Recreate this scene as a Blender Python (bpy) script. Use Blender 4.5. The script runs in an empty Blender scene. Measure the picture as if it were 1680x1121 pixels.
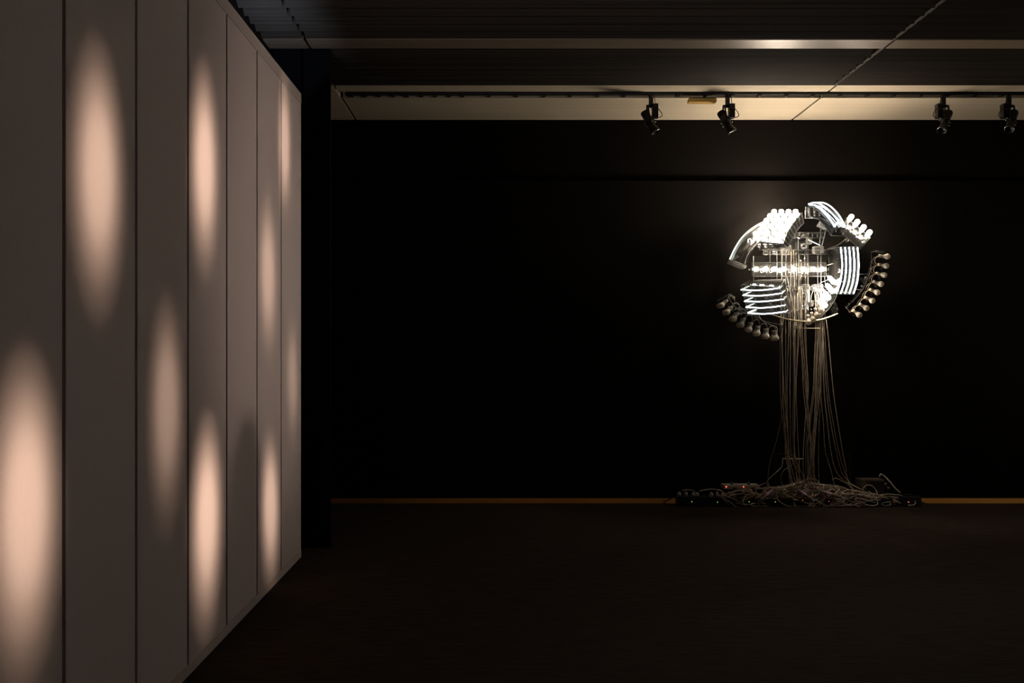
import bpy, bmesh, math, random
from mathutils import Vector, Matrix

R = random.Random(7)
SC = bpy.context.scene
COL = SC.collection
F = 1423.0            # focal length in pixels of a 1680 px wide frame
VX, VY, EYE = 820.0, 570.0, 1.6
PI = math.pi


def W(px, py, Y):
    """point of the room at depth Y that was measured at photo position px, py"""
    return Vector(((px - VX) * Y / F, Y, EYE - (py - VY) * Y / F))


# ------------------------------------------------------------------ materials
def new_mat(name):
    m = bpy.data.materials.new(name)
    m.use_nodes = True
    nt = m.node_tree
    for n in list(nt.nodes):
        nt.nodes.remove(n)
    out = nt.nodes.new('ShaderNodeOutputMaterial')
    return m, nt, out


def principled(name, col, rough=0.5, metal=0.0, spec=0.5, noise=None, bump=None):
    """noise = (scale xyz, colour2, detail) ; bump = (scale, strength)"""
    m, nt, out = new_mat(name)
    b = nt.nodes.new('ShaderNodeBsdfPrincipled')
    b.inputs['Base Color'].default_value = (*col, 1)
    b.inputs['Roughness'].default_value = rough
    b.inputs['Metallic'].default_value = metal
    b.inputs['Specular IOR Level'].default_value = spec
    nt.links.new(b.outputs[0], out.inputs[0])
    tc = nt.nodes.new('ShaderNodeTexCoord')
    if noise:
        mp = nt.nodes.new('ShaderNodeMapping')
        mp.inputs['Scale'].default_value = noise[0]
        nz = nt.nodes.new('ShaderNodeTexNoise')
        nz.inputs['Scale'].default_value = 1.0
        nz.inputs['Detail'].default_value = noise[2]
        nz.inputs['Roughness'].default_value = 0.6
        rp = nt.nodes.new('ShaderNodeValToRGB')
        rp.color_ramp.elements[0].position = 0.32
        rp.color_ramp.elements[1].position = 0.68
        rp.color_ramp.elements[0].color = (*col, 1)
        rp.color_ramp.elements[1].color = (*noise[1], 1)
        nt.links.new(tc.outputs['Object'], mp.inputs[0])
        nt.links.new(mp.outputs[0], nz.inputs['Vector'])
        nt.links.new(nz.outputs['Fac'], rp.inputs[0])
        nt.links.new(rp.outputs[0], b.inputs['Base Color'])
    if bump:
        n2 = nt.nodes.new('ShaderNodeTexNoise')
        n2.inputs['Scale'].default_value = bump[0]
        n2.inputs['Detail'].default_value = 3
        bp = nt.nodes.new('ShaderNodeBump')
        bp.inputs['Strength'].default_value = bump[1]
        bp.inputs['Distance'].default_value = 0.01
        nt.links.new(tc.outputs['Object'], n2.inputs['Vector'])
        nt.links.new(n2.outputs['Fac'], bp.inputs['Height'])
        nt.links.new(bp.outputs[0], b.inputs['Normal'])
    return m


def emitter(name, col, strength):
    m, nt, out = new_mat(name)
    e = nt.nodes.new('ShaderNodeEmission')
    e.inputs[0].default_value = (*col, 1)
    e.inputs[1].default_value = strength
    nt.links.new(e.outputs[0], out.inputs[0])
    return m


def glowing(name, base, col, strength):
    m = principled(name, base, 0.35)
    b = [n for n in m.node_tree.nodes if n.type == 'BSDF_PRINCIPLED'][0]
    b.inputs['Emission Color'].default_value = (*col, 1)
    b.inputs['Emission Strength'].default_value = strength
    return m


def acrylic(name, tint, frost, gloss_max=0.6):
    m, nt, out = new_mat(name)
    tr = nt.nodes.new('ShaderNodeBsdfTransparent')
    tr.inputs[0].default_value = (*tint, 1)
    gl = nt.nodes.new('ShaderNodeBsdfGlossy')
    gl.inputs['Roughness'].default_value = 0.08
    gl.inputs[0].default_value = (1, 1, 1, 1)
    fr = nt.nodes.new('ShaderNodeFresnel')
    fr.inputs[0].default_value = 1.49
    mx = nt.nodes.new('ShaderNodeMixShader')
    nt.links.new(fr.outputs[0], mx.inputs[0])
    nt.links.new(tr.outputs[0], mx.inputs[1])
    nt.links.new(gl.outputs[0], mx.inputs[2])
    df = nt.nodes.new('ShaderNodeBsdfDiffuse')
    df.inputs[0].default_value = (0.9, 0.9, 0.88, 1)
    tl = nt.nodes.new('ShaderNodeBsdfTranslucent')
    tl.inputs[0].default_value = (0.9, 0.9, 0.88, 1)
    md = nt.nodes.new('ShaderNodeMixShader')
    md.inputs[0].default_value = 0.5
    nt.links.new(df.outputs[0], md.inputs[1])
    nt.links.new(tl.outputs[0], md.inputs[2])
    m2 = nt.nodes.new('ShaderNodeMixShader')
    m2.inputs[0].default_value = frost
    nt.links.new(mx.outputs[0], m2.inputs[1])
    nt.links.new(md.outputs[0], m2.inputs[2])
    nt.links.new(m2.outputs[0], out.inputs[0])
    return m


WARM = (1.0, 0.83, 0.65)
COOL = (0.86, 0.94, 1.0)
M = {}
M['wood'] = principled('ceiling_oak', (0.42, 0.365, 0.270), 0.5, noise=((0.35, 34, 34), (0.50, 0.445, 0.345), 5), spec=0.4)
M['wood_dark'] = principled('ceiling_baffle', (0.013, 0.0108, 0.009), 0.6, noise=((0.35, 120, 120), (0.034, 0.0275, 0.0215), 6), spec=0.15)
M['wood_mid'] = principled('ceiling_stained_oak', (0.09, 0.07, 0.052), 0.32, noise=((0.3, 140, 140), (0.20, 0.16, 0.12), 6), spec=0.5)
M['slot'] = principled('slot_grey', (0.62, 0.60, 0.57), 0.6)
M['slab'] = principled('slab_black', (0.01, 0.01, 0.011), 0.9)
M['wall'] = principled('black_wall_paint', (0.0032, 0.0024, 0.0018), 0.8, noise=((3, 3, 3), (0.0040, 0.0030, 0.0022), 4), spec=0.08)
M['column'] = principled('column_black', (0.0028, 0.0032, 0.005), 0.7, spec=0.08)
M['floor'] = principled('dark_carpet', (0.021, 0.0150, 0.0122), 0.95, noise=((5, 30, 14), (0.044, 0.0315, 0.0255), 8), spec=0.08, bump=(220, 0.4))
M['skirt'] = principled('skirting_oak', (0.85, 0.40, 0.08), 0.5, noise=((1.5, 40, 60), (0.95, 0.50, 0.12), 4))
M['panel'] = principled('panel_fabric', (0.57, 0.50, 0.512), 0.85, noise=((160, 160, 40), (0.60, 0.525, 0.536), 3), spec=0.1, bump=(600, 0.05))
M['rail'] = principled('panel_rail', (0.50, 0.44, 0.44), 0.8, spec=0.1)
M['backing'] = principled('panel_backing', (0.20, 0.165, 0.155), 0.9, spec=0.1)
M['acrylic'] = acrylic('clear_acrylic', (0.985, 0.99, 0.99), 0.006)
M['acrylic_dim'] = acrylic('smoked_acrylic', (0.82, 0.80, 0.78), 0.006)
M['edge'] = acrylic('acrylic_cut_edge', (0.9, 0.95, 0.95), 0.42)
M['edge_dim'] = acrylic('acrylic_dull_edge', (0.8, 0.8, 0.8), 0.16)
M['milky'] = acrylic('milky_plastic', (0.86, 0.86, 0.84), 0.13)
M['clear_socket'] = acrylic('clear_socket', (0.92, 0.90, 0.86), 0.012)
M['bulb_lit'] = emitter('bulb_lit', WARM, 165)
M['neck_lit'] = glowing('bulb_neck_lit', (0.9, 0.85, 0.75), WARM, 0.8)
M['bulb_off'] = principled('bulb_opal', (0.95, 0.80, 0.60), 0.3)
def opal(name, col):
    m, nt, out = new_mat(name)
    df = nt.nodes.new('ShaderNodeBsdfDiffuse'); df.inputs[0].default_value = (*col, 1)
    tl = nt.nodes.new('ShaderNodeBsdfTranslucent'); tl.inputs[0].default_value = (*col, 1)
    gl = nt.nodes.new('ShaderNodeBsdfGlossy'); gl.inputs['Roughness'].default_value = .25
    a = nt.nodes.new('ShaderNodeMixShader'); a.inputs[0].default_value = .5
    b = nt.nodes.new('ShaderNodeMixShader'); b.inputs[0].default_value = .05
    nt.links.new(df.outputs[0], a.inputs[1]); nt.links.new(tl.outputs[0], a.inputs[2])
    nt.links.new(a.outputs[0], b.inputs[1]); nt.links.new(gl.outputs[0], b.inputs[2])
    nt.links.new(b.outputs[0], out.inputs[0])
    return m


M['bulb_off'] = opal('bulb_opal_glass', (0.98, 0.90, 0.78))
M['socket'] = principled('socket_ivory', (0.62, 0.52, 0.42), 0.45)
M['neon'] = emitter('neon_white', COOL, 6)
M['neon_soft'] = emitter('neon_soft', (0.93, 0.97, 0.88), 1.3)
M['tube_off'] = principled('tube_cream', (0.72, 0.64, 0.46), 0.3)
M['cable'] = principled('cable_beige', (0.60, 0.50, 0.39), 0.4)
M['cable_dim'] = principled('cable_taupe', (0.40, 0.325, 0.25), 0.45)
M['cable_black'] = principled('cable_black', (0.012, 0.012, 0.013), 0.5)
M['cable_grey'] = principled('cable_grey', (0.56, 0.47, 0.40), 0.5)
M['wire'] = principled('bulb_wire', (0.50, 0.39, 0.28), 0.45)
M['black'] = principled('black_metal', (0.012, 0.011, 0.011), 0.45, spec=0.4)
M['black_plastic'] = principled('black_plastic', (0.010, 0.010, 0.012), 0.5)
M['steel'] = principled('steel', (0.55, 0.52, 0.48), 0.25, metal=1.0)
M['brass'] = principled('brass', (0.62, 0.40, 0.13), 0.4, metal=0.6)
M['plug'] = principled('plug_grey', (0.42, 0.40, 0.40), 0.5)
M['box_white'] = principled('box_offwhite', (0.42, 0.35, 0.30), 0.6)
M['box_grey'] = principled('box_taupe', (0.085, 0.066, 0.05), 0.6)
M['knob_green'] = principled('knob_green', (0.05, 0.10, 0.06), 0.3)
M['purple'] = principled('tape_purple', (0.62, 0.40, 0.60), 0.6)
M['handle'] = principled('handle_taupe', (0.22, 0.17, 0.135), 0.5)
M['led_red'] = emitter('led_red', (1.0, 0.12, 0.06), 3.0)
M['led_green'] = emitter('led_green', (0.45, 0.85, 0.08), 0.9)
M['led_amber'] = emitter('led_amber', (1.0, 0.25, 0.05), 0.5)
M['led_pink'] = emitter('led_pink', (1.0, 0.05, 0.18), 0.8)


# ------------------------------------------------------------------ mesh helpers
def box(bm, x0, x1, y0, y1, z0, z1, mi=0, bev=0.0):
    vs = [bm.verts.new(p) for p in ((x0, y0, z0), (x1, y0, z0), (x1, y1, z0), (x0, y1, z0),
                                    (x0, y0, z1), (x1, y0, z1), (x1, y1, z1), (x0, y1, z1))]
    fs = []
    for q in ((0, 3, 2, 1), (4, 5, 6, 7), (0, 1, 5, 4), (1, 2, 6, 5), (2, 3, 7, 6), (3, 0, 4, 7)):
        f = bm.faces.new([vs[i] for i in q])
        f.material_index = mi
        fs.append(f)
    if bev:
        es = {e for f in fs for e in f.edges}
        r = bmesh.ops.bevel(bm, geom=list(es), offset=bev, segments=2, affect='EDGES', profile=0.6)
        for f in r['faces']:
            f.material_index = mi
    return vs


def wedge(bm, x0, x1, y0, y1, z0, z1, mi=0):
    """louvre board sloping down from z1 at y0 to z0 at y1, with an upright back"""
    vs = [[bm.verts.new((x, y, z)) for y, z in ((y0, z1), (y1, z0), (y1, z1 + .01), (y0, z1 + .01))] for x in (x0, x1)]
    for f in (vs[0], vs[1][::-1]):
        bm.faces.new(f).material_index = mi
    for k in range(4):
        bm.faces.new((vs[0][k], vs[1][k], vs[1][(k + 1) % 4], vs[0][(k + 1) % 4])).material_index = mi


def obox(bm, c, ex, ey, ez, mi=0, bev=0.0):
    """oriented box: centre and three half-axis vectors"""
    vs = []
    for sz in (-1, 1):
        for sx, sy in ((-1, -1), (1, -1), (1, 1), (-1, 1)):
            vs.append(bm.verts.new(c + ex * sx + ey * sy + ez * sz))
    fs = []
    for q in ((0, 3, 2, 1), (4, 5, 6, 7), (0, 1, 5, 4), (1, 2, 6, 5), (2, 3, 7, 6), (3, 0, 4, 7)):
        f = bm.faces.new([vs[i] for i in q])
        f.material_index = mi
        fs.append(f)
    if bev:
        es = {e for f in fs for e in f.edges}
        r = bmesh.ops.bevel(bm, geom=list(es), offset=bev, segments=2, affect='EDGES', profile=0.6)
        for f in r['faces']:
            f.material_index = mi


def spline(pts, n=8):
    """Catmull-Rom through the points"""
    pts = [Vector(p) for p in pts]
    if len(pts) < 3:
        return [pts[0].lerp(pts[-1], i / n) for i in range(n + 1)]
    P = [pts[0] * 2 - pts[1]] + pts + [pts[-1] * 2 - pts[-2]]
    out = []
    for i in range(1, len(P) - 2):
        a, b, c, d = P[i - 1], P[i], P[i + 1], P[i + 2]
        for k in range(n):
            t = k / n
            out.append(0.5 * ((2 * b) + (c - a) * t + (2 * a - 5 * b + 4 * c - d) * t * t + (3 * b - a - 3 * c + d) * t ** 3))
    out.append(pts[-1])
    return out


def tube(bm, pts, r, n=6, mi=0, cap=True, smooth=True):
    pts = [Vector(p) for p in pts]
    m = len(pts)
    rr = r if isinstance(r, (list, tuple)) else [r] * m
    t0 = (pts[1] - pts[0]).normalized()
    up = Vector((0, 0, 1)) if abs(t0.z) < 0.9 else Vector((0, 1, 0))
    u = (up - t0 * up.dot(t0)).normalized()
    rings = []
    for i in range(m):
        if i == 0:
            t = t0
        elif i == m - 1:
            t = (pts[i] - pts[i - 1])
        else:
            t = (pts[i + 1] - pts[i - 1])
        t = t.normalized() if t.length > 1e-9 else t0
        u = u - t * u.dot(t)
        u = u.normalized() if u.length > 1e-6 else t.orthogonal().normalized()
        v = t.cross(u)
        rings.append([bm.verts.new(pts[i] + (u * math.cos(2 * PI * k / n) + v * math.sin(2 * PI * k / n)) * rr[i]) for k in range(n)])
    for i in range(m - 1):
        for k in range(n):
            f = bm.faces.new((rings[i][k], rings[i][(k + 1) % n], rings[i + 1][(k + 1) % n], rings[i + 1][k]))
            f.material_index = mi
            f.smooth = smooth
    if cap:
        f = bm.faces.new(rings[0][::-1]); f.material_index = mi
        f = bm.faces.new(rings[-1]); f.material_index = mi


def lathe(bm, prof, n=16, org=Vector((0, 0, 0)), axis=Vector((0, 0, 1)), mis=None, smooth=True):
    """prof = [(radius, height)] along axis"""
    axis = axis.normalized()
    u = axis.orthogonal().normalized()
    v = axis.cross(u)
    rings = []
    for (r, h) in prof:
        if r < 1e-6:
            rings.append([bm.verts.new(org + axis * h)])
        else:
            rings.append([bm.verts.new(org + axis * h + (u * math.cos(2 * PI * k / n) + v * math.sin(2 * PI * k / n)) * r) for k in range(n)])
    for i in range(len(prof) - 1):
        a, b = rings[i], rings[i + 1]
        mi = mis[i] if mis else 0
        for k in range(n):
            k2 = (k + 1) % n
            if len(a) == 1 and len(b) == 1:
                continue
            if len(a) == 1:
                f = bm.faces.new((a[0], b[k2], b[k]))
            elif len(b) == 1:
                f = bm.faces.new((a[k], a[k2], b[0]))
            else:
                f = bm.faces.new((a[k], a[k2], b[k2], b[k]))
            f.material_index = mi
            f.smooth = smooth


def slab(bm, A, B, th=0.005, mi=0):
    """a sheet of real thickness between two polylines of equal length"""
    n = len(A)
    tops, bots = [], []
    for i in range(n):
        t = (A[min(i + 1, n - 1)] - A[max(i - 1, 0)])
        nrm = t.cross(B[i] - A[i])
        nrm = nrm.normalized() * th * 0.5 if nrm.length > 1e-9 else Vector((0, th * 0.5, 0))
        tops.append((bm.verts.new(A[i] + nrm), bm.verts.new(B[i] + nrm)))
        bots.append((bm.verts.new(A[i] - nrm), bm.verts.new(B[i] - nrm)))
    def q(a, b, c, d):
        f = bm.faces.new((a, b, c, d)); f.material_index = mi
    for i in range(n - 1):
        q(tops[i][0], tops[i][1], tops[i + 1][1], tops[i + 1][0])
        q(bots[i][0], bots[i + 1][0], bots[i + 1][1], bots[i][1])
        q(tops[i][0], tops[i + 1][0], bots[i + 1][0], bots[i][0])
        q(tops[i][1], bots[i][1], bots[i + 1][1], tops[i + 1][1])
    q(tops[0][0], bots[0][0], bots[0][1], tops[0][1])
    q(tops[-1][0], tops[-1][1], bots[-1][1], bots[-1][0])


def resamp(pts, n):
    """n+1 evenly spaced points on the smooth curve through pts"""
    s = spline(pts, 10)
    L = [0]
    for i in range(1, len(s)):
        L.append(L[-1] + (s[i] - s[i - 1]).length)
    out, j = [], 0
    for k in range(n + 1):
        d = L[-1] * k / n
        while j < len(L) - 2 and L[j + 1] < d:
            j += 1
        t = (d - L[j]) / max(L[j + 1] - L[j], 1e-9)
        out.append(s[j].lerp(s[j + 1], min(max(t, 0), 1)))
    return out


def acrylic_box(bm, curves, n=10, th=0.005, edge_r=0.0035, skip=()):
    """box with four lengthwise curves a,b,c,d in ring order; sheets in slot 0, bright cut edges in slot 1"""
    cs = [resamp(c, n) for c in curves]
    for i in range(4):
        if i in skip:
            continue
        slab(bm, cs[i], cs[(i + 1) % 4], th, 0)
    for e in (0, n):
        if ('end', e > 0) in skip:
            continue
        slab(bm, [cs[0][e], cs[1][e]], [cs[3][e], cs[2][e]], th, 0)
        for i in range(4):
            tube(bm, [cs[i][e], cs[(i + 1) % 4][e]], edge_r, 5, 1)
    for i in range(4):
        tube(bm, cs[i], edge_r, 5, 1)


# ------------------------------------------------------------------ object helpers
def link(name, bm, mats, recalc=True):
    if recalc:
        bmesh.ops.recalc_face_normals(bm, faces=bm.faces[:])
    me = bpy.data.meshes.new(name)
    bm.to_mesh(me)
    bm.free()
    for m in (mats if isinstance(mats, (list, tuple)) else [mats]):
        me.materials.append(M[m])
    o = bpy.data.objects.new(name, me)
    COL.objects.link(o)
    return o


def parent_to(o, p):
    o.parent = p
    if p.type == 'EMPTY':
        o.matrix_parent_inverse = p.matrix_basis.inverted()


def scatter(name, bm, mats, p):
    """every loose piece of the mesh becomes a part of its own"""
    bm.verts.ensure_lookup_table()
    seen = set()
    groups = []
    for v0 in bm.verts:
        if v0 in seen:
            continue
        st_, g = [v0], []
        seen.add(v0)
        while st_:
            v = st_.pop(); g.append(v)
            for e in v.link_edges:
                w_ = e.other_vert(v)
                if w_ not in seen:
                    seen.add(w_); st_.append(w_)
        groups.append(g)
    for g in groups:
        nb2 = bmesh.new()
        mp = {v: nb2.verts.new(v.co) for v in g}
        for f in {f for v in g for f in v.link_faces}:
            nf = nb2.faces.new([mp[v] for v in f.verts])
            nf.material_index = f.material_index; nf.smooth = f.smooth
        part(name, nb2, mats, p)
    bm.free()


def part(name, bm, mats, p, label=None):
    o = link(name, bm, mats)
    parent_to(o, p)
    if label:
        o['label'] = label
    return o


def thing(name, label, cat, loc, group=None):
    o = bpy.data.objects.new(name, None)
    o.empty_display_size = 0.1
    COL.objects.link(o)
    o.location = loc
    o['label'] = label
    o['category'] = cat
    if group:
        o['group'] = group
    return o


def solo(name, bm, mats, label, cat, group=None, kind=None):
    """a thing that is one mesh: origin moved to the middle of its base"""
    o = link(name, bm, mats)
    vs = o.data.vertices
    xs = [v.co.x for v in vs]; ys = [v.co.y for v in vs]; zs = [v.co.z for v in vs]
    c = Vector(((min(xs) + max(xs)) / 2, (min(ys) + max(ys)) / 2, min(zs)))
    o.data.transform(Matrix.Translation(-c))
    o.location = c
    o['label'] = label
    o['category'] = cat
    if group:
        o['group'] = group
    if kind:
        o['kind'] = kind
    return o


def struct(name, bm, mats):
    o = link(name, bm, mats)
    o['kind'] = 'structure'
    return o


# ================================================================== THE ROOM
CEIL = 3.95
WALLY = 8.90
XL, XR, YB, YF = -1.81, 7.2, 8.96, -2.0

bm = bmesh.new(); box(bm, XL - .1, XR + .1, YF - .1, YB + .1, -0.1, 0.0); struct('floor', bm, 'floor')
bm = bmesh.new()
box(bm, XL - .1, XR + .1, YB, YB + .12, 0, 4.3)                        # wall proper
box(bm, XL, XR, WALLY, YB + .01, 0.051, 3.31, bev=0.003)                # black lining standing proud of it
struct('wall_back', bm, 'wall')
bm = bmesh.new(); box(bm, XL, XR, WALLY - .012, YB, 0.0, 0.05); struct('baseboard_back', bm, 'skirt')
bm = bmesh.new(); box(bm, XL - .12, XL, YF, YB, 0, 4.3); struct('wall_left', bm, 'wall')
bm = bmesh.new(); box(bm, XR, XR + .12, YF, YB, 0, 4.3); struct('wall_right', bm, 'wall')
bm = bmesh.new(); box(bm, XL, XR, YF - .12, YF, 0, 4.3); struct('wall_front', bm, 'wall')

# ceiling: smooth oak plates, a slot for the track, rows of baffles, joints every 4.5 m
J = [XL, -1.49, 3.02, XR]
GAP = 0.011
bm = bmesh.new()
box(bm, XL - .1, XR + .1, YF - .1, YB + .1, 4.16, 4.3, 3)
for a, b in zip(J[:-1], J[1:]):
    x0 = a + (GAP if a != XL else 0); x1 = b - (GAP if b != XR else 0)
    if a == XL:                                                         # no slot left of the first joint
        box(bm, x0, x1, 7.97, 8.17, CEIL, CEIL + .04, 0)
    box(bm, x0, x1, 8.17, YB, CEIL, CEIL + .04, 0)                      # plate by the wall
    box(bm, x0, x1, 8.17, 8.19, CEIL + .04, CEIL + .13, 2)              # far cheek of the slot
    box(bm, x0, x1, 7.78, 7.97, CEIL, CEIL + .04, 0)                    # plate in front of the slot
    box(bm, x0, x1, 7.95, 7.97, CEIL + .04, CEIL + .13, 2)              # near cheek of the slot
    box(bm, x0, x1, 7.78, 8.19, CEIL + .13, CEIL + .15, 2)              # roof of the slot
    box(bm, x0, x1, 6.63, 6.82, CEIL, CEIL + .04, 4)
    y = 7.78
    while y > 0.5:
        if not (6.62 < y < 6.97):
            wedge(bm, x0, x1, y - .148, y, CEIL, CEIL + .10, 1)
        y -= 0.148
ceil = struct('ceiling', bm, ['wood', 'wood_dark', 'slot', 'slab', 'wood_mid'])
# battens closing the ceiling joints
for k, jx in enumerate(J[1:-1]):
    bm = bmesh.new()
    box(bm, jx - GAP, jx + GAP, 8.19, YB, CEIL + .012, CEIL + .05, 0)
    box(bm, jx - .016, jx + .016, 0.5, 7.78, CEIL + (.012 if k else .05), CEIL + (.03 if k else .07), 0)
    struct('trim_%d' % (k + 1), bm, 'wood_dark' if k else 'slab')

# steel column beside the partition
bm = bmesh.new()
box(bm, -1.80, -1.585, 6.90, 7.35, 0, 4.16, bev=0.004)
box(bm, -1.585, -1.36, 6.96, 6.985, 0, 4.16, bev=0.003)      # front flange
box(bm, -1.585, -1.46, 6.985, 7.35, 0, 4.16, bev=0.003)      # web
struct('trim_3', bm, 'column').name = 'trim_3'

# ------------------------------------------------------------------ partition of tall white panels
PX = -1.516
pt = thing('partition_screen', 'long partition of tall white panels along the left, lit by oval pools of light', 'partition', (PX - .05, 3.8, 0))
Y1, Y0 = 6.617, 0.617
bm = bmesh.new()
box(bm, PX - .075, PX - .022, Y0, Y1, 0.0, 3.53)
part('backing_board', bm, 'backing', pt)
bm = bmesh.new(); box(bm, PX - .022, PX + .002, Y0, Y1, 3.452, 3.533, bev=0.0015); part('top_rail', bm, 'rail', pt)
bm = bmesh.new(); box(bm, PX - .022, PX + .002, Y0, Y1, 0.0, 0.053, bev=0.0015); part('bottom_rail', bm, 'rail', pt)
for k in range(10):
    b = Y1 - .6 * k
    bm = bmesh.new()
    box(bm, PX - .022, PX, b - .6 + .012, b - (.012 if k else 0), 0.053, 3.452, bev=0.002)
    part('fabric_panel', bm, 'panel', pt)

# ------------------------------------------------------------------ lighting track
TY = 8.05
lt = thing('lighting_track', 'long black lighting track recessed in the oak ceiling, running parallel to the wall', 'track', (2.5, TY, CEIL))
bm = bmesh.new()
x0 = -1.43
box(bm, x0, XR - .02, TY - .018, TY + .018, CEIL - .006, CEIL + .030, bev=0.002)
box(bm, x0, XR - .02, TY - .006, TY + .006, CEIL + .03, CEIL + .13)
part('rail', bm, 'black', lt)
clips = [577, 599, 622, 645, 668, 691.5, 714, 737, 759, 802, 847, 892, 935, 980, 1023, 1112, 1157, 1201, 1246, 1289.5, 1333, 1378, 1422.5, 1466, 1510, 1554.5, 1598.6, 1643, 1687]
for px in clips:
    x = (px - VX) * TY / F
    bm = bmesh.new()
    box(bm, x - .016, x + .016, TY - .024, TY + .024, CEIL - .022, CEIL + .008, bev=0.003)
    part('clip', bm, 'black', lt)

# brass bar on the track
x = (1152 - VX) * TY / F
t = thing('brass_bar', 'short brass bar clipped under the track between two spotlights', 'track fitting', (x, TY, CEIL - .078))
bm = bmesh.new()
vsx = .128
box(bm, x - vsx, x + vsx, TY - .03, TY + .05, CEIL - .078, CEIL - .045, bev=0.004)
part('housing', bm, 'brass', t)
bm = bmesh.new(); box(bm, x - .122, x + .122, TY - .02, TY + .04, CEIL - .0445, CEIL - .036); part('top_plate', bm, 'black', t)
bm = bmesh.new(); tube(bm, [(x + .02, TY, CEIL - .036), (x + .02, TY, CEIL + .002)], .012, 10); part('stem', bm, 'black', t)

# spotlights
def spotlight(px, s, label, tilt=0.0, depth=0.0, swap=False):
    x = (px - VX) * TY / F
    t = thing('spotlight', label, 'spotlight', (x, TY, CEIL - .385), 'unlit spotlights on the ceiling track')
    k = 1 / (8.4 * 177.0)
    def P(cx, cy, d=0.0):        # drawn on the elevation of the first spotlight
        return Vector((x + s * (cx - 235) * k, TY + d, CEIL + .012 - (cy - 168) * k))
    bm = bmesh.new()
    tube(bm, [P(235, 178), P(235, 226)], .020, 12)
    box(bm, P(235, 0).x - .026, P(235, 0).x + .026, TY - .016, TY + .016, P(0, 195).z, P(0, 176).z, bev=0.003)
    part('track_adapter', bm, 'black', t)
    bm = bmesh.new()
    box(bm, P(235, 0).x - .019, P(235, 0).x + .019, TY - .014, TY + .014, P(0, 372).z, P(0, 226).z, bev=0.003)
    part('stem', bm, 'black', t)
    bm = bmesh.new()
    c0, c1 = sorted((P(250, 0).x, P(330, 0).x))
    box(bm, c0, c1, TY - .03, TY + .035, P(0, 520).z, P(0, 322).z, bev=0.005)
    for j in range(4):
        box(bm, c0 + .006, c1 - .006, TY - .033, TY - .03, P(0, 352 + 40 * j).z, P(0, 340 + 40 * j).z)
    d = part('driver_box', bm, 'black', t)
    bm = bmesh.new(); lathe(bm, [(0.0, .006), (.009, .006), (.010, 0), (.010, -.004)], 12, P(295, 400, -.031), Vector((0, -1, 0))); part('knob', bm, 'black', d)
    # yoke: two flat arms hugging the barrel
    bm = bmesh.new()
    for sd in (-1, 1):
        pts = [P(195, 345, sd * .008), P(188, 380, sd * .034), P(205, 500, sd * .037), P(222, 580, sd * .037)]
        tube(bm, spline(pts, 5), .008, 6)
    obox(bm, P(208, 352), Vector((.026, 0, 0)), Vector((0, .014, 0)), Vector((0, 0, .008)))
    part('yoke', bm, 'black', t)
    a, b = P(142, 418, .02), P(298, 722, -.02 + depth)
    ax = (b - a); Ln = ax.length; ax.normalize()
    bm = bmesh.new()
    lathe(bm, [(0, 0), (.029, 0), (.036, .006), (.037, .05), (.035, .052), (.037, .054), (.037, .10), (.040, .104), (.040, .125), (.032, .130),
               (.028, .15), (.028, .165)], 20, a, ax)
    for j in range(5):
        lathe(bm, [(.037, .012 + j * .007), (.039, .013 + j * .007), (.039, .016 + j * .007), (.037, .017 + j * .007)], 20, a, ax)
    br = part('barrel', bm, 'black', t)
    bm = bmesh.new()
    lathe(bm, [(.028, .155), (.030, .17), (.041, .205), (.044, .228), (.042, .228), (.038, .205), (.0, .190)], 20, a, ax)
    part('lens_hood', bm, 'black', br)
    bm = bmesh.new()
    lathe(bm, [(.0425, .224), (.0455, .226), (.0455, .231), (.0425, .232)], 20, a, ax)
    part('rim', bm, 'steel', br)
    bm = bmesh.new()
    for q in (.108, .142):
        w = ax.cross(Vector((0, 1, 0))).normalized()
        tube(bm, [a + ax * q - w * .036, a + ax * q - w * .056], .005, 8)
        tube(bm, [a + ax * q + w * .036, a + ax * q + w * .052], .004, 8)
    scatter('focus_knob', bm, 'steel', br)
    bm = bmesh.new()
    tube(bm, spline([P(262, 200, -.01), P(280, 250, -.02), P(292, 325, -.015)], 6), .0035, 6)
    tube(bm, spline([P(328, 385, -.01), P(372, 440, -.012), P(384, 490, -.012), P(340, 512, -.01), P(290, 520, -.01), P(262, 560, -.005), P(240, 600, 0)], 6), .0035, 6)
    part('cable', bm, 'cable_black', t)
    return t

spotlight(1068, 1, 'black unlit spotlight on the track, leftmost of the four, left of the brass bar')
spotlight(1193.5, 1, 'black unlit spotlight on the track just right of the brass bar')
spotlight(1547.5, -1, 'black unlit spotlight tilted left on the track, third from the left', depth=-.03)
spotlight(1655, -1, 'black unlit spotlight tilted left on the track, nearest the right edge', depth=-.05)

# ================================================================== THE LIGHT SCULPTURE
YS = 8.52
def C1(cx, cy, d=0.0): return W(1160 + cx / 4.3125, 310 + cy / 4.3125, YS + d)
def C2(cx, cy, d=0.0): return W(1190 + cx / 8.62, 320 + cy / 8.62, YS + d)
def C3(cx, cy, d=0.0): return W(1310 + cx / 8.625, 320 + cy / 8.625, YS + d)
def C4(cx, cy, d=0.0): return W(1170 + cx / 8.007, 430 + cy / 8.007, YS + d)
def C5(cx, cy, d=0.0): return W(1300 + cx / 8.006, 430 + cy / 8.006, YS + d)

ls = thing('light_sculpture', 'glowing sculpture of clear acrylic boxes, globe bulbs and white neon on black wall', 'sculpture', (3.12, WALLY, 1.75))

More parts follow.
